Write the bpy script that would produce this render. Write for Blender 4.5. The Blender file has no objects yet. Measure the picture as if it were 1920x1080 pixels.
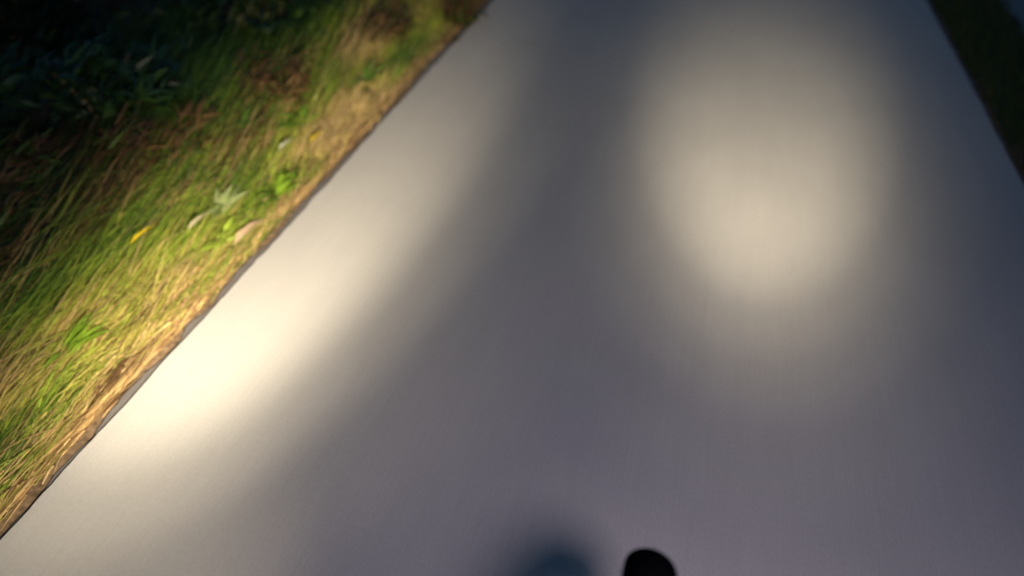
import bpy, bmesh, math, random
import numpy as np
from mathutils import Vector, Matrix

random.seed(7)
rng = np.random.default_rng(7)
scene = bpy.context.scene
COL = scene.collection

# ------------------------------------------------------------------ camera
H_CAM = 1.5
cam_data = bpy.data.cameras.new('camera')
cam_data.lens = 28.0
cam_data.sensor_width = 36.0
cam_data.clip_start = 0.02
cam_data.clip_end = 1000.0
cam = bpy.data.objects.new('camera', cam_data)
COL.objects.link(cam)
cam.location = (0.0, 0.0, H_CAM)
cam.rotation_euler = (math.radians(90 - 36.55), 0.0, math.radians(14.48))
cam_data.dof.use_dof = True
cam_data.dof.focus_distance = 1.7
cam_data.dof.aperture_fstop = 1.2
scene.camera = cam

# ------------------------------------------------------------------ sky (dusk)
world = bpy.data.worlds.new('World')
scene.world = world
world.use_nodes = True
wn = world.node_tree.nodes
wl = world.node_tree.links
wn.clear()
sky = wn.new('ShaderNodeTexSky')
sky.sky_type = 'NISHITA'
sky.sun_disc = False
sky.sun_elevation = math.radians(6.0)
sky.ozone_density = 4.0
sky.sun_rotation = math.radians(150)
bg = wn.new('ShaderNodeBackground')
bg.inputs['Strength'].default_value = 0.135
wo = wn.new('ShaderNodeOutputWorld')
wl.new(sky.outputs[0], bg.inputs['Color'])
wl.new(bg.outputs[0], wo.inputs['Surface'])

# ------------------------------------------------------------------ exposure
scene.view_settings.view_transform = 'Standard'
scene.view_settings.look = 'None'
scene.view_settings.exposure = 0.0
scene.view_settings.gamma = 1.0
scene.view_settings.use_curve_mapping = False
scene.cycles.max_bounces = 6

# the two bicycle headlamps that light the place: position, aim, beams
# beams: (power, cone angle in degrees, stretch along the path, aim point, colour key)
LAMPS = [
    dict(pos=(-0.19, 0.10, 1.08), aim=(-1.43, 2.25, 0.0), beams=[
        (1420, 22.0, 2.6, (-1.43, 2.25, 0.0), 'hot'),
        (474, 31.9, 2.6, (-1.43, 2.25, 0.0), 'hot'),
        (61, 45.0, 2.6, (-1.63, 3.05, 0.0), 'hot'),
        (88, 63.7, 2.6, (-1.63, 3.05, 0.0), 'hot'),
        (113, 60.5, 1.0, (-1.45, 0.66, 0.0), 'hot')]),
    dict(pos=(0.23, 0.17, 1.22), aim=(0.25, 3.33, 0.0), beams=[
        (230, 14.8, 1.22, (0.25, 3.33, 0.0), 'hot'),
        (1140, 21.2, 1.22, (0.25, 3.33, 0.0), 'hot'),
        (420, 27.0, 1.22, (0.25, 3.20, 0.0), 'hot'),
        (230, 35.0, 1.22, (0.26, 3.15, 0.0), 'hot'),
        (60, 48.0, 1.22, (0.28, 3.00, 0.0), 'hot'),
        (81, 110.0, 1.0, (-0.09, 1.50, 0.0), 'spill')]),
]
HOT_COLOR = (1.0, 0.845, 0.60)
SPILL_COLOR = (1.0, 0.83, 0.94)

# ------------------------------------------------------------------ helpers
def tag(o, label=None, cat=None, group=None, kind=None):
    if label: o['label'] = label
    if cat: o['category'] = cat
    if group: o['group'] = group
    if kind: o['kind'] = kind
    return o

def link(name, me, mat=None, parent=None):
    o = bpy.data.objects.new(name, me)
    COL.objects.link(o)
    if mat is not None and me is not None and not me.materials:
        me.materials.append(mat)
    if parent is not None:
        o.parent = parent
    return o

def empty(name, loc, rz=0.0):
    o = bpy.data.objects.new(name, None)
    o.empty_display_size = 0.05
    COL.objects.link(o)
    o.location = loc
    o.rotation_euler = (0, 0, rz)
    return o

def mesh_np(name, V, F, colors=None, smooth=False):
    """V (n,3), F (m,k) with k 3 or 4; colors per vertex (n,3)"""
    V = np.asarray(V, dtype=np.float32); F = np.asarray(F, dtype=np.int32)
    me = bpy.data.meshes.new(name)
    n, (m, k) = len(V), F.shape
    me.vertices.add(n); me.vertices.foreach_set('co', V.ravel())
    me.loops.add(m * k); me.loops.foreach_set('vertex_index', F.ravel())
    me.polygons.add(m)
    me.polygons.foreach_set('loop_start', np.arange(0, m * k, k, dtype=np.int32))
    if smooth:
        me.polygons.foreach_set('use_smooth', np.ones(m, dtype=bool))
    else:
        me.polygons.foreach_set('use_smooth', np.zeros(m, dtype=bool))
    me.update(calc_edges=True)
    if colors is not None:
        a = me.color_attributes.new('tint', 'FLOAT_COLOR', 'POINT')
        c = np.ones((n, 4), dtype=np.float32); c[:, :3] = colors
        a.data.foreach_set('color', c.ravel())
    return me

def bm_mesh(name, bm, smooth=True):
    me = bpy.data.meshes.new(name)
    bm.to_mesh(me); bm.free()
    if smooth:
        me.polygons.foreach_set('use_smooth', [True] * len(me.polygons))
    return me

def tube(name, pts, radii, seg=12, closed=False):
    """swept round tube through pts as one mesh"""
    pts = [Vector(p) for p in pts]
    n = len(pts)
    if not isinstance(radii, (list, tuple)):
        radii = [radii] * n
    V, F = [], []
    up = None
    for i, p in enumerate(pts):
        if closed:
            t = pts[(i + 1) % n] - pts[i - 1]
        else:
            t = pts[min(i + 1, n - 1)] - pts[max(i - 1, 0)]
        t.normalize()
        if up is None:
            up = t.orthogonal().normalized()
        up = (up - t * up.dot(t)).normalized()
        b = t.cross(up)
        for k in range(seg):
            a = 2 * math.pi * k / seg
            V.append(p + (up * math.cos(a) + b * math.sin(a)) * radii[i])
    rings = n if closed else n - 1
    for i in range(rings):
        j = (i + 1) % n
        for k in range(seg):
            k2 = (k + 1) % seg
            F.append((i * seg + k, i * seg + k2, j * seg + k2, j * seg + k))
    if not closed:
        F.append(tuple(reversed(range(seg))))
        F.append(tuple(range((n - 1) * seg, n * seg)))
    me = bpy.data.meshes.new(name)
    me.from_pydata(V, [], F)
    me.polygons.foreach_set('use_smooth', [True] * len(me.polygons))
    me.update()
    return me

def value_noise(x, y, seed=0):
    """smooth 2-D value noise, vectorised, 0..1"""
    xi = np.floor(x).astype(np.int64); yi = np.floor(y).astype(np.int64)
    fx = x - xi; fy = y - yi
    fx = fx * fx * (3 - 2 * fx); fy = fy * fy * (3 - 2 * fy)
    def h(a, b):
        n = (a * 374761393 + b * 668265263 + seed * 2147483647) & 0xFFFFFFFF
        n = ((n ^ (n >> 13)) * 1274126177) & 0xFFFFFFFF
        return ((n ^ (n >> 16)) & 0xFFFF) / 65535.0
    return (h(xi, yi) * (1 - fx) + h(xi + 1, yi) * fx) * (1 - fy) + \
           (h(xi, yi + 1) * (1 - fx) + h(xi + 1, yi + 1) * fx) * fy

# ------------------------------------------------------------------ materials
def new_mat(name):
    m = bpy.data.materials.new(name)
    m.use_nodes = True
    nt = m.node_tree
    b = nt.nodes['Principled BSDF']
    return m, nt, b

def plain(name, color, rough=0.6, spec=0.5, metal=0.0, vary=0.0, scale=40):
    m, nt, b = new_mat(name)
    b.inputs['Roughness'].default_value = rough
    b.inputs['Specular IOR Level'].default_value = spec
    b.inputs['Metallic'].default_value = metal
    tc = nt.nodes.new('ShaderNodeTexCoord')
    nz = nt.nodes.new('ShaderNodeTexNoise'); nz.inputs['Scale'].default_value = scale
    nz.inputs['Detail'].default_value = 4
    rp = nt.nodes.new('ShaderNodeValToRGB')
    c = Vector(color)
    rp.color_ramp.elements[0].position = 0.3
    rp.color_ramp.elements[1].position = 0.7
    rp.color_ramp.elements[0].color = (*(c * (1 - vary)), 1)
    rp.color_ramp.elements[1].color = (*(c * (1 + vary)), 1)
    nt.links.new(tc.outputs['Object'], nz.inputs['Vector'])
    nt.links.new(nz.outputs['Fac'], rp.inputs['Fac'])
    nt.links.new(rp.outputs['Color'], b.inputs['Base Color'])
    return m

def asphalt(name, dark, light, streak=0.5, bump=0.15):
    """weathered asphalt: fine aggregate, wheel polish along the way of travel, faint blotches"""
    m, nt, b = new_mat(name)
    N, L = nt.nodes, nt.links
    tc = N.new('ShaderNodeTexCoord')
    def noise(scale_xyz, sc, det, rough=0.6):
        mp = N.new('ShaderNodeMapping'); mp.inputs['Scale'].default_value = scale_xyz
        nz = N.new('ShaderNodeTexNoise'); nz.inputs['Scale'].default_value = sc
        nz.inputs['Detail'].default_value = det; nz.inputs['Roughness'].default_value = rough
        L.new(tc.outputs['Object'], mp.inputs['Vector']); L.new(mp.outputs[0], nz.inputs['Vector'])
        return nz.outputs['Fac']
    grain = noise((1, 0.30, 1), 260, 3)
    lines = noise((1, 0.02, 1), 160, 4, 0.7)
    wide = noise((1, 0.06, 1), 14, 3)
    blot = noise((1, 0.6, 1), 2.2, 4)
    def mix(a, fa, c, fc):
        x = N.new('ShaderNodeMath'); x.operation = 'MULTIPLY'; x.inputs[1].default_value = fa
        L.new(a, x.inputs[0])
        y = N.new('ShaderNodeMath'); y.operation = 'MULTIPLY_ADD'; y.inputs[1].default_value = fc
        L.new(c, y.inputs[0]); L.new(x.outputs[0], y.inputs[2])
        return y.outputs[0]
    s1 = mix(grain, 0.36, lines, 0.24 * streak / 0.5)
    s2 = mix(wide, 0.09, blot, 0.24)
    ad = N.new('ShaderNodeMath'); ad.operation = 'ADD'
    L.new(s1, ad.inputs[0]); L.new(s2, ad.inputs[1])
    rp = N.new('ShaderNodeValToRGB')
    rp.color_ramp.elements[0].position = 0.36; rp.color_ramp.elements[0].color = (*dark, 1)
    rp.color_ramp.elements[1].position = 0.64; rp.color_ramp.elements[1].color = (*light, 1)
    L.new(ad.outputs[0], rp.inputs['Fac'])
    L.new(rp.outputs['Color'], b.inputs['Base Color'])
    b.inputs['Roughness'].default_value = 0.85
    b.inputs['Specular IOR Level'].default_value = 0.2
    bp = N.new('ShaderNodeBump'); bp.inputs['Strength'].default_value = bump
    bp.inputs['Distance'].default_value = 0.002
    L.new(s1, bp.inputs['Height']); L.new(bp.outputs[0], b.inputs['Normal'])
    return m

def foliage(name, translucent=0.35, rough=0.6, spec=0.2):
    """colour of each blade or leaf comes from its own 'tint'"""
    m, nt, b = new_mat(name)
    N, L = nt.nodes, nt.links
    at = N.new('ShaderNodeAttribute'); at.attribute_name = 'tint'
    tc = N.new('ShaderNodeTexCoord')
    nz = N.new('ShaderNodeTexNoise'); nz.inputs['Scale'].default_value = 60; nz.inputs['Detail'].default_value = 3
    L.new(tc.outputs['Object'], nz.inputs['Vector'])
    mr = N.new('ShaderNodeMapRange'); mr.inputs['To Min'].default_value = 0.75; mr.inputs['To Max'].default_value = 1.25
    L.new(nz.outputs['Fac'], mr.inputs['Value'])
    mx = N.new('ShaderNodeVectorMath'); mx.operation = 'SCALE'
    L.new(at.outputs['Color'], mx.inputs[0]); L.new(mr.outputs[0], mx.inputs['Scale'])
    L.new(mx.outputs[0], b.inputs['Base Color'])
    b.inputs['Roughness'].default_value = rough
    b.inputs['Specular IOR Level'].default_value = spec
    tr = N.new('ShaderNodeBsdfTranslucent'); L.new(mx.outputs[0], tr.inputs['Color'])
    ms = N.new('ShaderNodeMixShader'); ms.inputs[0].default_value = translucent
    L.new(b.outputs[0], ms.inputs[1]); L.new(tr.outputs[0], ms.inputs[2])
    L.new(ms.outputs[0], N['Material Output'].inputs['Surface'])
    return m

M_PATH = asphalt('pale_asphalt', (0.175, 0.172, 0.168), (0.225, 0.222, 0.215), 0.5, 0.12)
M_BASE = asphalt('dark_asphalt_edge', (0.060, 0.056, 0.055), (0.105, 0.098, 0.094), 0.2, 0.5)
M_ROAD = asphalt('dark_road_asphalt', (0.07, 0.07, 0.075), (0.11, 0.11, 0.115), 0.3, 0.2)
M_SOIL = plain('soil', (0.075, 0.052, 0.032), 0.95, 0.1, vary=0.55, scale=55)
M_GRASS = foliage('grass_blade', 0.35)
M_LEAF = foliage('leaf', 0.3, 0.5, 0.25)
M_DRY = foliage('dry_leaf', 0.2, 0.7, 0.1)
M_STEM = plain('stem', (0.06, 0.045, 0.025), 0.9, 0.1, vary=0.3)

# ------------------------------------------------------------------ ground, path, road
X_L, X_R = -1.37, 1.23           # path edges
X_ROAD = 1.68                    # the road beyond the right-hand verge
Y0, Y1 = -30.0, 60.0

def ground_height(x, y):
    """verge soil: a drop beside the path, then rising gently to the undergrowth"""
    x = np.asarray(x, float); y = np.asarray(y, float)
    d = np.where(x < X_L, X_L - x, np.where(x > X_R, x - X_R, 0.0))
    z = -0.045 + 0.03 * np.clip(d / 0.25, 0, 1) * (x < X_L)
    z = z + np.where(x < X_L - 0.25, 0.06 * np.clip((d - 0.25) / 1.2, 0, 1), 0)
    z = z + 0.018 * (value_noise(x * 6, y * 4, 3) - 0.5) * np.clip(d / 0.1, 0, 1) * (d < 8)
    return np.where(d <= 0, -0.06, z)

def make_ground():
    xs = np.unique(np.concatenate([np.array([-300, -150, -60, -30, -15, -9, -7]), np.arange(-6, 2.6, 0.06), np.array([3, 5, 9, 20, 60, 150, 300])]))
    ys = np.unique(np.concatenate([np.array([-300, -150, -60, -20, -8, -4, -2]), np.arange(-1, 8, 0.09), np.array([9, 11, 14, 20, 30, 60, 150, 300])]))
    X, Y = np.meshgrid(xs, ys, indexing='ij')
    Z = ground_height(X, Y)
    Z = np.where((X > X_ROAD - 0.05), -0.07, Z)
    V = np.stack([X, Y, Z], -1).reshape(-1, 3)
    a, b = len(xs), len(ys)
    I = np.arange(a * b).reshape(a, b)
    F = np.stack([I[:-1, :-1], I[1:, :-1], I[1:, 1:], I[:-1, 1:]], -1).reshape(-1, 4)
    o = link('ground', mesh_np('ground', V, F, smooth=True), M_SOIL)
    tag(o, 'bare brown soil under the verges and undergrowth', kind='structure')
make_ground()

def slab(name, xl, xr, z, thick, mat, wob, seed, y0=Y0, y1=Y1, label=None, bev=0.006):
    ys = np.unique(np.concatenate([np.arange(y0, -1, 2.0), np.arange(-1, 8, 0.025), np.arange(8, y1, 1.0)]))
    n = len(ys)
    def wobble(sd):
        return wob * ((value_noise(ys * 9, ys * 0 + 5, sd) - .5) * 1.0 + (value_noise(ys * 31, ys * 0 + 9, sd) - .5) * 0.7
                      + (value_noise(ys * 1.3, ys * 0 + 2, sd) - .5) * 1.2)
    l = xl + wobble(seed); r = xr + wobble(seed + 11)
    mid = np.linspace(0, 1, 15)[1:-1]
    cols = [np.stack([l, ys, np.full(n, z - thick)], -1), np.stack([l, ys, np.full(n, z - bev)], -1),
            np.stack([l + bev, ys, np.full(n, z)], -1)]
    for t in mid:
        cols.append(np.stack([l + (r - l) * t, ys, np.full(n, z)], -1))
    cols += [np.stack([r - bev, ys, np.full(n, z)], -1), np.stack([r, ys, np.full(n, z - bev)], -1),
             np.stack([r, ys, np.full(n, z - thick)], -1)]
    V = np.concatenate(cols)
    k = len(cols)
    I = np.arange(k * n).reshape(k, n)
    F = np.stack([I[:-1, :-1], I[1:, :-1], I[1:, 1:], I[:-1, 1:]], -1).reshape(-1, 4)
    o = link(name, mesh_np(name, V, F), mat)
    tag(o, label, kind='structure')
    return o

slab('path', X_L, X_R, 0.0, 0.055, M_PATH, 0.006, 21, label='smooth pale grey asphalt cycle path')
slab('path_base', X_L - 0.045, X_R + 0.035, -0.024, 0.05, M_BASE, 0.020, 43, label='dark crumbling asphalt base showing along the path edge')
slab('road', X_ROAD, 9.0, -0.03, 0.045, M_ROAD, 0.05, 77, label='dark blue grey road beyond the right verge')

# ------------------------------------------------------------------ blades and leaves
def blades(P, length, width, azim, pitch, droop, color, seg=3, colvar=0.18):
    """curved ribbons; arrays of n. azim: heading angle from +Y towards +X; pitch: rise at the root; droop: bend"""
    n = len(P)
    s = np.linspace(0, 1, seg + 1)
    dx, dy = np.sin(azim), np.cos(azim)
    pos = P.copy()
    sx, sy = np.cos(azim), -np.sin(azim)
    rows, cols = [], []
    ang = pitch.copy()
    shade = 1 + colvar * rng.standard_normal((n, 1))
    c = np.clip(color * np.clip(shade, 0.4, 1.7), 0.003, 0.8)
    for i in range(seg + 1):
        w = width * (1 - 0.92 * s[i] ** 1.6) * 0.5
        a = np.stack([pos[:, 0] - sx * w, pos[:, 1] - sy * w, pos[:, 2]], -1)
        b = np.stack([pos[:, 0] + sx * w, pos[:, 1] + sy * w, pos[:, 2] + w * 0.5], -1)
        rows += [a, b]; cols += [c, c]
        st = length / seg
        pos = pos + np.stack([dx * np.cos(ang) * st, dy * np.cos(ang) * st, np.sin(ang) * st], -1)
        ang = ang - droop / seg
    V = np.stack(rows, 1).reshape(-1, 3)
    C = np.stack(cols, 1).reshape(-1, 3)
    base = (np.arange(n) * (2 * (seg + 1)))[:, None]
    F = np.concatenate([base + np.array([2 * i, 2 * i + 1, 2 * i + 3, 2 * i + 2])[None] for i in range(seg)], 0)
    return V, F, C

def join(parts):
    V, F, C, off = [], [], [], 0
    for v, f, c in parts:
        V.append(v); F.append(f + off); C.append(c); off += len(v)
    return np.concatenate(V), np.concatenate(F), np.concatenate(C)

PAL = dict(
    bright=(0.190, 0.265, 0.030), green=(0.060, 0.125, 0.018), unlit_green=(0.005, 0.018, 0.008),  # last green is darkened to stand for plants out of the lamp light
    olive=(0.215, 0.205, 0.040), yellow=(0.340, 0.305, 0.075), straw=(0.380, 0.285, 0.130),
    tan=(0.270, 0.175, 0.078), brown=(0.085, 0.050, 0.024), pale=(0.150, 0.185, 0.075))
PAL = {k: np.array(v) for k, v in PAL.items()}

def patch_color(x, y, d):
    """colour of the verge plants at a place: patches drawn out along the path; d = distance from the path edge"""
    n = len(x)
    a = value_noise(x * 7.0, y * 2.2, 101) + 0.35 * (value_noise(x * 19, y * 6, 102) - .5)
    b = value_noise(x * 5.0, y * 1.6, 205) + 0.35 * (value_noise(x * 15, y * 5, 206) - .5)
    a = a + 0.10 * rng.standard_normal(n); b = b + 0.10 * rng.standard_normal(n)
    keys = ['brown', 'tan', 'straw', 'yellow', 'olive', 'bright', 'green', 'unlit_green']
    A = np.stack([PAL[k] for k in keys])
    dry = np.clip(1.0 - d / 0.11, 0, 1)
    far = np.clip((d - 0.38) / 0.36, 0, 1)  # dark tints take over outward, painting in the falloff of the lamp light
    idx = np.full(n, 4)
    idx = np.where(a > 0.54, 5, idx)
    idx = np.where(a > 0.80, 6, idx)
    idx = np.where(a < 0.45, 3, idx)
    idx = np.where((a < 0.30), 2, idx)
    idx = np.where((b > 0.77), 1, idx)
    idx = np.where((b > 0.86), 0, idx)
    stray = rng.random(n)
    idx = np.where(stray < 0.06, 2, np.where(stray < 0.11, 1, np.where(stray < 0.15, 0, idx)))
    u = rng.random(n)
    idx = np.where(u < dry * 1.1, np.where(rng.random(n) < 0.55, 1, np.where(rng.random(n) < 0.6, 2, 0)), idx)
    u = rng.random(n)
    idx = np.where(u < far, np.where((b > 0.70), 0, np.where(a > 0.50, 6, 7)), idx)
    return A[idx]

def verge_grass():
    parts = []
    # blades in tufts, laid over along the way of travel
    n_tuft = 8000
    d = 0.075 + rng.random(n_tuft) ** 1.15 * 1.45
    tx = X_L - d
    ty = -1.8 + rng.random(n_tuft) * 9.4
    per = 11
    x = np.repeat(tx, per) + rng.normal(0, 0.018, n_tuft * per)
    y = np.repeat(ty, per) + rng.normal(0, 0.045, n_tuft * per)
    x = np.minimum(x, X_L - 0.07)
    dd = X_L - x
    z = ground_height(x, y) - 0.004
    taz = np.repeat(rng.normal(0.0, 0.07, n_tuft), per)
    flip = np.repeat(np.where(rng.random(n_tuft) < 0.12, math.pi, 0), per)
    az = taz + flip + rng.normal(0, 0.07, len(x))
    grow = np.clip(dd / 0.7, 0, 1)
    ln = (0.11 + 0.28 * grow) * rng.uniform(0.6, 1.45, len(x))
    pitch = np.radians(rng.uniform(8, 30, len(x)) + 10 * grow)
    droop = np.radians(rng.uniform(20, 75, len(x)))
    wd = rng.uniform(0.0025, 0.006, len(x)) * (0.8 + 0.6 * grow)
    parts.append(blades(np.stack([x, y, z], -1), ln, wd, az, pitch, droop, patch_color(tx.repeat(per), ty.repeat(per), dd)))
    V, F, C = join(parts)
    o = link('verge_grass', mesh_np('verge_grass', V, F, C), M_GRASS)
    tag(o, 'long green and yellow grass laid over along the lit verge', 'grass', kind='stuff')
verge_grass()

def straw_litter():
    n = 5500
    d = 0.062 + np.abs(rng.normal(0, 0.045, n))
    x = X_L - d; y = -1.8 + rng.random(n) * 9.4
    z = np.maximum(ground_height(x, y), np.where(d < 0.045, -0.024, -9)) + 0.004 + rng.random(n) * 0.016
    az = rng.normal(0, 0.10, n) + np.where(rng.random(n) < .5, math.pi, 0)
    ln = rng.uniform(0.03, 0.16, n)
    pal = np.stack([PAL['straw'], PAL['tan'], PAL['brown'] * 1.2, PAL['tan'] * 1.25])
    c = pal[rng.integers(0, 4, n)]
    V, F, C = blades(np.stack([x, y, z], -1), ln, rng.uniform(0.002, 0.007, n), az,
                     np.radians(rng.uniform(-2, 8, n)), np.radians(rng.uniform(0, 14, n)), c, seg=2)
    o = link('straw_litter', mesh_np('straw_litter', V, F, C), M_DRY)
    tag(o, 'tan dry straw lying in a strip along the path edge', 'straw', kind='stuff')
straw_litter()

def right_grass():
    n = 24000
    x = rng.uniform(X_R + 0.06, X_ROAD - 0.0, n); y = rng.uniform(-2.5, 9.0, n)
    z = ground_height(x, y) - 0.004
    az = rng.normal(0, 0.5, n)
    c = np.where((rng.random((n, 1)) < 0.7), PAL['green'] * 0.25, PAL['olive'] * 0.2)
    V, F, C = blades(np.stack([x, y, z], -1), rng.uniform(0.04, 0.13, n), rng.uniform(0.003, 0.006, n), az,
                     np.radians(rng.uniform(25, 80, n)), np.radians(rng.uniform(10, 60, n)), c)
    o = link('verge_grass', mesh_np('right_grass', V, F, C), M_GRASS)
    tag(o, 'short dark grass strip between the path and the road', 'grass', kind='stuff')
right_grass()

def leaf_cards(P, length, width, azim, pitch, roll, color, colvar=0.2):
    """pointed leaves folded a little along the midrib, 4 quads-as-tris each"""
    n = len(P)
    d = np.stack([np.sin(azim) * np.cos(pitch), np.cos(azim) * np.cos(pitch), np.sin(pitch)], -1)
    s = np.stack([np.cos(azim), -np.sin(azim), np.zeros(n)], -1)
    u = np.cross(s, d)
    s2 = s * np.cos(roll)[:, None] + u * np.sin(roll)[:, None]
    u2 = np.cross(s2, d)
    L = length[:, None]; W = width[:, None] * 0.5
    p0 = P
    m1 = P + d * L * 0.30; m2 = P + d * L * 0.66 - u2 * L * 0.05; p3 = P + d * L - u2 * L * 0.16
    a1 = m1 - s2 * W + u2 * W * 0.30; b1 = m1 + s2 * W + u2 * W * 0.30
    a2 = m2 - s2 * W * 0.78 + u2 * W * 0.22; b2 = m2 + s2 * W * 0.78 + u2 * W * 0.22
    V = np.stack([p0, a1, b1, m1, a2, b2, m2, p3], 1).reshape(-1, 3)
    shade = np.clip(1 + colvar * rng.standard_normal((n, 1)), 0.4, 1.7)
    C = np.repeat(np.clip(color * shade, 0.003, 0.8), 8, axis=0)
    base = (np.arange(n) * 8)[:, None]
    T = np.array([[0, 3, 1], [0, 2, 3], [1, 3, 6], [1, 6, 4], [3, 2, 5], [3, 5, 6], [4, 6, 7], [6, 5, 7]])
    F = np.concatenate([base + t[None] for t in T], 0)
    return V, F, C

def undergrowth():
    n = 26000
    d = 0.55 + rng.random(n) ** 1.1 * 4.2
    x = X_L - d; y = -0.2 + rng.random(n) * 9.5
    h = 0.03 + rng.random(n) * np.clip((d - 0.4) * 0.22, 0.03, 0.34) * (0.4 + 0.9 * value_noise(x * 2.3, y * 1.7, 7))
    P = np.stack([x, y, ground_height(x, y) + h], -1)
    b = value_noise(x * 2.6, y * 1.5, 31)
    c = np.where((b > 0.72)[:, None], PAL['brown'] * .35, np.where((rng.random(n) < .4)[:, None], PAL['green'] * .25, PAL['unlit_green']))  # leaf tints darkened to paint in the dark beyond the beam
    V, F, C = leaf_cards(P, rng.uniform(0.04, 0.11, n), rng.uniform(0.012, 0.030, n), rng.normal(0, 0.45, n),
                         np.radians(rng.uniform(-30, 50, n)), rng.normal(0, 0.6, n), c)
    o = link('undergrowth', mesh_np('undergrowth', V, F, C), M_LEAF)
    tag(o, 'leafy ground cover behind the verge, leaf colour darkened as if unlit', 'undergrowth', kind='stuff')
undergrowth()

# ------------------------------------------------------------------ plants of the verge, one by one
def stems_mesh(name, tips, r=0.004):
    V, F = [], []
    for (x, y, z) in tips:
        b = len(V)
        mid = (x * 0.35, y * 0.35, z * 0.6)
        for (p, rr) in (((0, 0, -0.01), r), (mid, r * .8), ((x, y, z), r * .35)):
            for k in range(4):
                a = k * math.pi / 2
                V.append((p[0] + rr * math.cos(a), p[1] + rr * math.sin(a), p[2]))
        for i in range(2):
            for k in range(4):
                k2 = (k + 1) % 4
                F.append((b + i * 4 + k, b + i * 4 + k2, b + i * 4 + 4 + k2, b + i * 4 + 4 + k))
    return mesh_np(name, np.array(V), np.array(F))

def bush(x, y, w, h, n, colors, label, cat='bush', name='bush', group=None, leaf=(0.06, 0.13), nst=7, along=0.42, slim=0.26, base=0.05):
    z0 = float(ground_height(x, y))
    t = empty(name, (x, y, z0))
    tag(t, label, cat, group)
    tips = []
    for k in range(nst):
        a = random.uniform(0, 6.283); rr = w * random.uniform(0.2, 0.75)
        tips.append((rr * math.cos(a), rr * math.sin(a) * 1.2, h * random.uniform(0.55, 0.95)))
    link('stem', stems_mesh('stem', tips, 0.005 + 0.006 * h), M_STEM, t)
    # leaves gather round twig ends in clumps
    ncl = max(6, n // 26)
    tt = np.array(tips)
    pick = rng.integers(0, nst, ncl)
    cc = tt[pick] * rng.uniform(0.35, 1.1, (ncl, 1)) + rng.normal(0, 1, (ncl, 3)) * np.array([w * .22, w * .28, h * .14])
    idx = rng.integers(0, ncl, n)
    P = cc[idx] + rng.normal(0, 1, (n, 3)) * np.array([0.05, 0.07, 0.04]) * (0.5 + w)
    P[:, 2] = np.clip(P[:, 2], base * h, None)
    colors = np.array([PAL[c] if isinstance(c, str) else c for c in colors])
    cl_c = colors[rng.integers(0, len(colors), ncl)]
    c = cl_c[idx]
    V, F, C = leaf_cards(P, rng.uniform(*leaf, n), rng.uniform(leaf[0], leaf[1], n) * slim, rng.normal(0, along, n),
                         np.radians(rng.uniform(-35, 40, n)), rng.normal(0, 0.6, n), c)
    link('foliage', mesh_np('foliage', V, F, C, smooth=True), M_LEAF, t)
    return t

def weed(x, y, r, nl, color, label, name='weed', cat='weed', lw=0.13, up=(8, 30), group=None):
    """rosette weed: broad leaves from one root, each a mesh of its own"""
    t = empty(name, (x, y, float(ground_height(x, y)) + 0.02))
    tag(t, label, cat, group)
    for k in range(nl + 10):
        az = random.gauss(0, 0.30) + (math.pi if random.random() < 0.35 else 0)
        L = r * random.uniform(0.45, 1.1)
        V, F, C = leaf_cards(np.array([[random.uniform(-.012, .012), random.uniform(-.03, .03), random.uniform(0, 0.05)]]), np.array([L]), np.array([L * lw]), np.array([az]),
                             np.array([math.radians(random.uniform(*up))]), np.array([random.gauss(0, .4)]), np.array([color]), 0.14)
        link('leaf', mesh_np('leaf', V, F, C, smooth=True), M_LEAF, t)
    return t

def fallen_leaf(x, y, z, L, W, az, color, label, name='fallen_leaf', cat='leaf', group=None, tilt=6):
    t = empty(name, (x, y, z))
    tag(t, label, cat, group)
    V, F, C = leaf_cards(np.array([[0, -L / 2, 0.004]]), np.array([L]), np.array([W]), np.array([0.0]),
                         np.array([math.radians(tilt)]), np.array([0.12]), np.array([color]), 0.0)
    link('blade', mesh_np('blade', V, F, C, smooth=True), M_DRY, t)
    link('stalk', tube('stalk', [(0, -L / 2 - L * .25, 0.006), (0, -L / 2 - L * .1, 0.003), (0, -L / 2 + 0.002, 0.004)], [0.0008, 0.0009, 0.0009], 5), M_STEM, t)
    t.rotation_euler = (0, 0, -az)
    return t

# bushes behind the grass, most leaf colours darkened to paint in fading lamp light
bush(-2.30, 2.45, 0.30, 0.36, 900, [(0.012, 0.032, 0.009), 'unlit_green', (0.018, 0.044, 0.010)], 'rounded green bush catching the lamp light behind the tall grass', group=None)
bush(-2.75, 2.05, 0.32, 0.45, 900, ['unlit_green', (0.010, 0.028, 0.010)], 'dim green bush behind a clump of dead bracken')
bush(-2.22, 3.75, 0.26, 0.32, 700, [(0.025, 0.055, 0.012), (0.05, 0.055, 0.014), 'unlit_green'], 'low olive green bush beside the grass where the path darkens')
bush(-1.95, 4.75, 0.26, 0.32, 800, ['green', 'olive', 'bright'], 'mid green leafy bush leaning to the path edge')
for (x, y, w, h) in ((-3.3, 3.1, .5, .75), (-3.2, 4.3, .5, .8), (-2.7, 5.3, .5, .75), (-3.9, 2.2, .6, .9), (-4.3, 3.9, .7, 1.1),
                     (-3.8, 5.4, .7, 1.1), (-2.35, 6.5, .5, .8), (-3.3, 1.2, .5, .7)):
    bush(x, y, w, h, int(1500 * w / .5), ['unlit_green', (0.003, 0.010, 0.006)], 'bush behind the lit verge, leaf colour painted near black as if unlit', group='dark bushes behind the verge', leaf=(0.06, 0.12))

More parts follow.
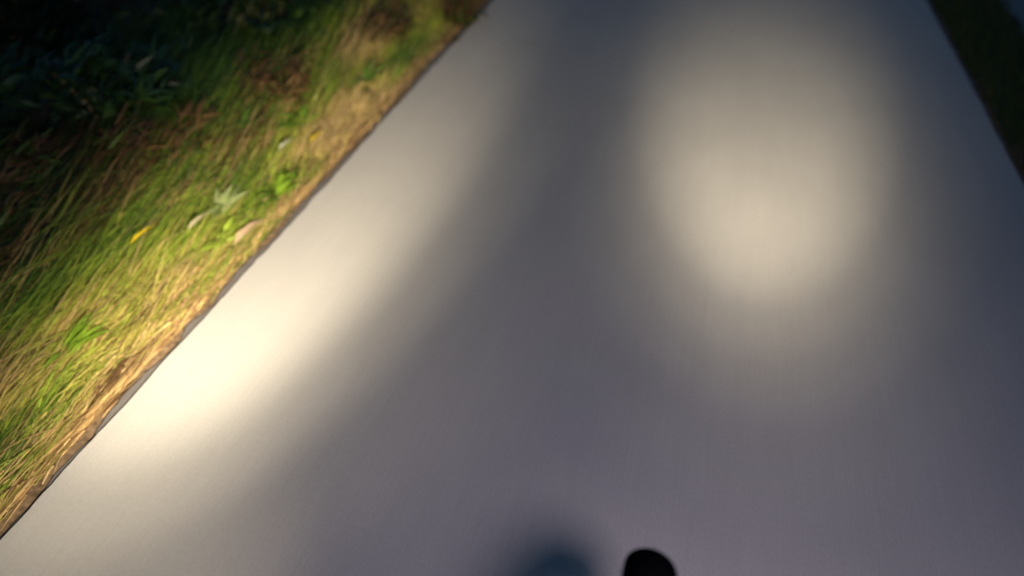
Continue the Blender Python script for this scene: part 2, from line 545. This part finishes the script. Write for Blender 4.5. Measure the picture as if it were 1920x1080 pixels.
# clumps of dead brown bracken
for (x, y, w, lab) in ((-1.43, 4.38, .07, 'reddish brown bracken spilling over the far path edge'),
                       (-2.02, 2.33, .16, 'rust brown clump of dead bracken in front of the green bush'),
                       (-1.90, 3.02, .16, 'brown dead bracken clump between grass and dark bushes'),
                       (-2.25, 1.60, .17, 'dull brown dead bracken at the dim end of the verge'),
                       (-1.72, 3.95, .13, 'small brown bracken clump near the darkening path edge'),
                       (-2.35, 2.0, .18, 'dark brown bracken clump sunk behind the grass')):
    bush(x, y, w * 1.25, 0.16, 1000, [(0.055, 0.030, 0.013), (0.040, 0.022, 0.010), (0.075, 0.045, 0.017), (0.03, 0.05, 0.010)], lab, 'bracken', 'bracken', leaf=(0.05, 0.13), nst=9, along=0.28, slim=0.10)

# bright weeds in the lamp light
weed(-1.62, 2.12, 0.12, 14, PAL['pale'] * 0.8, 'pale silvery green weed with broad leaves in bright light', up=(12, 40))
weed(-1.52, 1.98, 0.11, 9, PAL['bright'] * 0.9, 'vivid lime green weed beside the pale dead leaf')
weed(-1.50, 2.30, 0.15, 9, (0.10, 0.17, 0.012), 'vivid green weed beyond the pale silvery weed')
weed(-1.62, 1.32, 0.13, 9, (0.095, 0.165, 0.012), 'lime green weed in the brightest grass')
weed(-1.68, 2.85, 0.17, 9, (0.06, 0.13, 0.012), 'fresh green weed behind the farther yellow leaf')
weed(-1.75, 1.10, 0.16, 8, (0.05, 0.11, 0.012), 'mid green weed low in the tan grass')
weed(-2.0, 1.75, 0.18, 8, (0.035, 0.085, 0.012), 'dark green weed in the shade of the tall grass')
weed(-1.60, 3.35, 0.16, 8, (0.045, 0.10, 0.012), 'dim green weed at the narrowing end of the light')
weed(-1.85, 2.65, 0.17, 8, (0.045, 0.10, 0.012), 'green weed in front of brown bracken')

# leaves lying on the verge and the path
fallen_leaf(-1.655, 1.76, 0.14, 0.13, 0.020, 0.02, (0.46, 0.33, 0.010), 'long yellow leaf lying on the brightest grass')
fallen_leaf(-1.505, 2.67, 0.07, 0.13, 0.020, 0.05, (0.45, 0.33, 0.008), 'slim yellow leaf near the path edge, farther on')
fallen_leaf(-1.575, 1.93, 0.10, 0.13, 0.022, 0.0, (0.36, 0.31, 0.20), 'pale beige dead leaf between the bright weeds')
fallen_leaf(-1.455, 2.02, 0.025, 0.20, 0.040, 0.03, (0.36, 0.26, 0.16), 'pinkish beige dead leaf on the straw by the path edge')
fallen_leaf(-1.56, 2.52, 0.10, 0.12, 0.022, 0.03, (0.36, 0.36, 0.27), 'small whitish dead leaf in the grass')
fallen_leaf(-1.395, 3.05, -0.005, 0.13, 0.014, -0.22, (0.30, 0.22, 0.06), 'curled straw coloured leaf resting against the path edge')
fallen_leaf(-1.36, 4.05, 0.003, 0.16, 0.03, 0.35, (0.10, 0.05, 0.025), 'brown leaf overhanging the far path edge', tilt=3)
fallen_leaf(-0.935, 4.12, 0.003, 0.07, 0.010, 0.9, (0.22, 0.24, 0.16), 'small pale green leaf alone on the asphalt', tilt=2)

# ------------------------------------------------------------------ the bicycle under the camera
M_BLACK = plain('black_plastic', (0.0010, 0.0011, 0.0014), 0.7, 0.0, vary=0.2)
M_RUBBER = plain('rubber', (0.006, 0.006, 0.006), 0.9, 0.1, vary=0.3)
M_FRAME = plain('frame_paint', (0.02, 0.024, 0.03), 0.3, 0.5, vary=0.05)
M_STEEL = plain('steel', (0.35, 0.35, 0.36), 0.35, 0.5, 1.0, vary=0.08)
M_LENS, _nt, _b = new_mat('lamp_lens')
_b.inputs['Base Color'].default_value = (0.8, 0.8, 0.75, 1)
_b.inputs['Emission Color'].default_value = (*HOT_COLOR, 1)
_b.inputs['Emission Strength'].default_value = 12

bike = empty('bicycle', (0.021, 0.38, 0.0))
tag(bike, 'bicycle on the path with its black rounded mudguard tip showing', 'bicycle')
RW = 0.35
AX = Vector((0, 0, RW))
def circle_pts(r, cy, n=48, x=0.0):
    return [(x, cy + r * math.cos(2 * math.pi * k / n), RW + r * math.sin(2 * math.pi * k / n)) for k in range(n)]
spoke_me = tube('spoke', [(0, 0, 0.02), (0, 0, 0.298)], 0.001, 4)
def wheel(cy):
    w = link('wheel', tube('wheel', [(-0.045, cy, RW), (0.045, cy, RW)], 0.02, 14), M_STEEL, bike)
    link('tyre', tube('tyre', circle_pts(RW - 0.024, cy), 0.024, 12, True), M_RUBBER, w)
    link('rim', tube('rim', circle_pts(RW - 0.047, cy), 0.010, 8, True), M_STEEL, w)
    for k in range(28):
        s = link('spoke', spoke_me, M_STEEL, w)
        s.location = (0.012 * (1 if k % 2 else -1), cy, RW)
        s.rotation_euler = (2 * math.pi * k / 28, 0, 0)
wheel(0.0); wheel(-1.06)

def mudguard(cy, a0, a1, half=0.0335, rad=0.375, name='mudguard'):
    """arched strip with a rounded end"""
    n, k = 60, 17
    V, F = [], []
    for i in range(n + 1):
        a = math.radians(a0 + (a1 - a0) * i / n)
        e = min(i / n, 1 - i / n) * math.radians(abs(a1 - a0)) * rad / 0.03   # rounding of the ends
        hw = half * (1 - max(0, 1 - e) ** 2.2) ** 0.5 if e < 1 else half
        hw = max(hw, 0.004)
        for j in range(k):
            t = -1 + 2 * j / (k - 1)
            th = t * math.pi / 2
            c = math.copysign(abs(math.sin(th)) ** 0.85, th)
            x = hw * c
            drop = 0.024 * (1 - max(0.0, 1 - abs(c) ** 2.3) ** 0.5)
            drop += 0.004 * max(0, c)            # sits a little askew
            r = rad - drop
            V.append((x, cy + r * math.cos(a), RW + r * math.sin(a)))
    for i in range(n):
        for j in range(k - 1):
            F.append((i * k + j, i * k + j + 1, (i + 1) * k + j + 1, (i + 1) * k + j))
    me = bpy.data.meshes.new(name)
    me.from_pydata(V, [], F); me.update()
    me.polygons.foreach_set('use_smooth', [True] * len(me.polygons))
    o = link(name, me, M_BLACK, bike)
    sd = o.modifiers.new('thick', 'SOLIDIFY'); sd.thickness = 0.002; sd.offset = -1
    return o
mg = mudguard(0.0, 12, 175)
mg['label'] = 'black rounded mudguard over the front wheel'
mudguard(-1.06, 20, 200)

HT = Vector((0, -0.315, 1.11)); CR = Vector((0, -0.145, 0.74))     # top of steerer, fork crown
for sx in (-1, 1):
    link('fork_blade', tube('fork_blade', [(sx * 0.045, CR.y, CR.z), (sx * 0.055, -0.06, 0.52), (sx * 0.052, 0, RW)], [0.014, 0.012, 0.009], 10), M_FRAME, bike)
link('fork_crown', tube('fork_crown', [(-0.055, CR.y, CR.z), (0.055, CR.y, CR.z)], 0.016, 10), M_FRAME, bike)
link('head_tube', tube('head_tube', [CR, CR.lerp(HT, 0.72)], 0.022, 14), M_FRAME, bike)
link('stem', tube('stem', [CR.lerp(HT, 0.7), HT, HT + Vector((0, 0.06, 0.015))], [0.014, 0.016, 0.016], 12), M_BLACK, bike)
hb = [(-0.31, -0.40, 1.125), (-0.22, -0.31, 1.13), (-0.10, -0.255, 1.125), (0, -0.25, 1.125), (0.10, -0.255, 1.125), (0.22, -0.31, 1.13), (0.31, -0.40, 1.125)]
link('handlebar', tube('handlebar', hb, 0.0125, 12), M_BLACK, bike)
for sx in (-1, 1):
    link('grip', tube('grip', [(sx * 0.245, -0.335, 1.129), (sx * 0.32, -0.411, 1.1245)], [0.017, 0.017], 12), M_RUBBER, bike)
    link('brake_lever', tube('brake_lever', [(sx * 0.21, -0.30, 1.12), (sx * 0.24, -0.275, 1.09), (sx * 0.30, -0.34, 1.075)], [0.006, 0.005, 0.004], 8), M_STEEL, bike)
BB = Vector((0, -0.62, 0.28)); ST = Vector((0, -0.78, 0.80)); RA = Vector((0, -1.06, RW))
h1 = CR.lerp(HT, 0.62); h0 = CR.lerp(HT, 0.15)
link('top_tube', tube('top_tube', [h1, ST.lerp(BB, 0.1)], 0.016, 12), M_FRAME, bike)
link('down_tube', tube('down_tube', [h0, BB], 0.021, 12), M_FRAME, bike)
link('seat_tube', tube('seat_tube', [BB, ST], 0.017, 12), M_FRAME, bike)
for sx in (-1, 1):
    link('chain_stay', tube('chain_stay', [BB + Vector((sx * 0.03, 0, 0)), RA + Vector((sx * 0.06, 0, 0))], [0.011, 0.008], 10), M_FRAME, bike)
    link('seat_stay', tube('seat_stay', [ST.lerp(BB, 0.1) + Vector((sx * 0.02, 0, 0)), RA + Vector((sx * 0.06, 0, 0))], [0.009, 0.007], 10), M_FRAME, bike)
    link('crank', tube('crank', [BB + Vector((sx * 0.05, 0, 0)), BB + Vector((sx * 0.09, sx * 0.17, 0))], [0.012, 0.009], 8), M_STEEL, bike)
    bm = bmesh.new(); bmesh.ops.create_cube(bm, size=1.0)
    bmesh.ops.scale(bm, vec=(0.09, 0.08, 0.022), verts=bm.verts)
    bmesh.ops.bevel(bm, geom=bm.edges[:], offset=0.008, segments=2, affect='EDGES')
    bmesh.ops.translate(bm, vec=BB + Vector((sx * 0.145, sx * 0.17, 0)), verts=bm.verts)
    link('pedal', bm_mesh('pedal', bm, False), M_RUBBER, bike)
link('chainring', tube('chainring', [(0.055, BB.y + 0.085 * math.cos(a * math.pi / 16), BB.z + 0.085 * math.sin(a * math.pi / 16)) for a in range(32)], 0.004, 6, True), M_STEEL, bike)
link('seat_post', tube('seat_post', [ST, ST + Vector((0, -0.045, 0.16))], 0.0135, 10), M_STEEL, bike)
bm = bmesh.new(); bmesh.ops.create_uvsphere(bm, u_segments=20, v_segments=12, radius=1)
for v in bm.verts:
    t = (v.co.y + 1) / 2
    v.co.x *= 0.085 * (1 - t) ** 0.8 + 0.022
    v.co.y *= 0.135
    v.co.z *= 0.03 if v.co.z > 0 else 0.045
bmesh.ops.translate(bm, vec=ST + Vector((0, -0.04, 0.19)), verts=bm.verts)
link('saddle', bm_mesh('saddle', bm), M_BLACK, bike)

for LP in LAMPS:
    p = Vector(LP['pos']); aim = (Vector(LP['aim']) - p).normalized()
    # lamp housing: a lathe profile with its lens end at the beam's root, pointing along the beam
    prof = [(0.0, -0.085), (0.022, -0.083), (0.028, -0.06), (0.034, -0.035), (0.046, -0.012), (0.050, 0.0), (0.048, 0.002), (0.044, -0.004)]
    V, F = [], []
    S = 24
    for (r, zz) in prof:
        for k in range(S):
            a = 2 * math.pi * k / S
            V.append((r * math.cos(a), r * math.sin(a), zz))
    for i in range(len(prof) - 1):
        for k in range(S):
            F.append((i * S + k, i * S + (k + 1) % S, (i + 1) * S + (k + 1) % S, (i + 1) * S + k))
    me = bpy.data.meshes.new('headlamp'); me.from_pydata(V, [], F); me.update()
    me.polygons.foreach_set('use_smooth', [True] * len(me.polygons))
    hl = link('headlamp', me, M_BLACK, bike)
    hl.matrix_parent_inverse = Matrix.Identity(4)
    q = aim.to_track_quat('Z', 'Y')
    hl.rotation_mode = 'QUATERNION'; hl.rotation_quaternion = q
    hl.location = p - aim * 0.012 - Vector(bike.location)
    bm = bmesh.new(); bmesh.ops.create_circle(bm, cap_ends=True, segments=24, radius=0.0435)
    lens = link('lens', bm_mesh('lens', bm, False), M_LENS, hl)
    lens.location = (0, 0, -0.003)
    foot = link('bracket', tube('bracket', [(0, 0, -0.04), tuple(q.inverted() @ (Vector((p.x * 0.85, -0.29 + 0.38, 1.127)) - (p - aim * 0.012)))], 0.008, 8), M_BLACK, hl)
    for (watts, cone, stretch, target, kind) in LP['beams']:
        ld = bpy.data.lights.new('headlamp_' + kind, 'SPOT')
        ld.energy = watts
        ld.spot_size = math.radians(cone)
        ld.spot_blend = 1.0
        ld.shadow_soft_size = 0.045 if kind == 'hot' else 0.085
        ld.color = HOT_COLOR if kind == 'hot' else SPILL_COLOR
        lo = bpy.data.objects.new('headlamp_beam', ld)
        COL.objects.link(lo)
        tgt = Vector(target)
        lo.location = p + aim * 0.035
        lo.rotation_mode = 'QUATERNION'
        # the wide axis of an oval beam lies along the path
        az = -(tgt - lo.location).normalized()
        ax = Vector((0, 1, 0)) - az * az.y
        ax.normalize()
        ay = az.cross(ax)
        lo.rotation_quaternion = Matrix((ax, ay, az)).transposed().to_quaternion()
        lo.scale = (stretch, 1.0, 1.0)
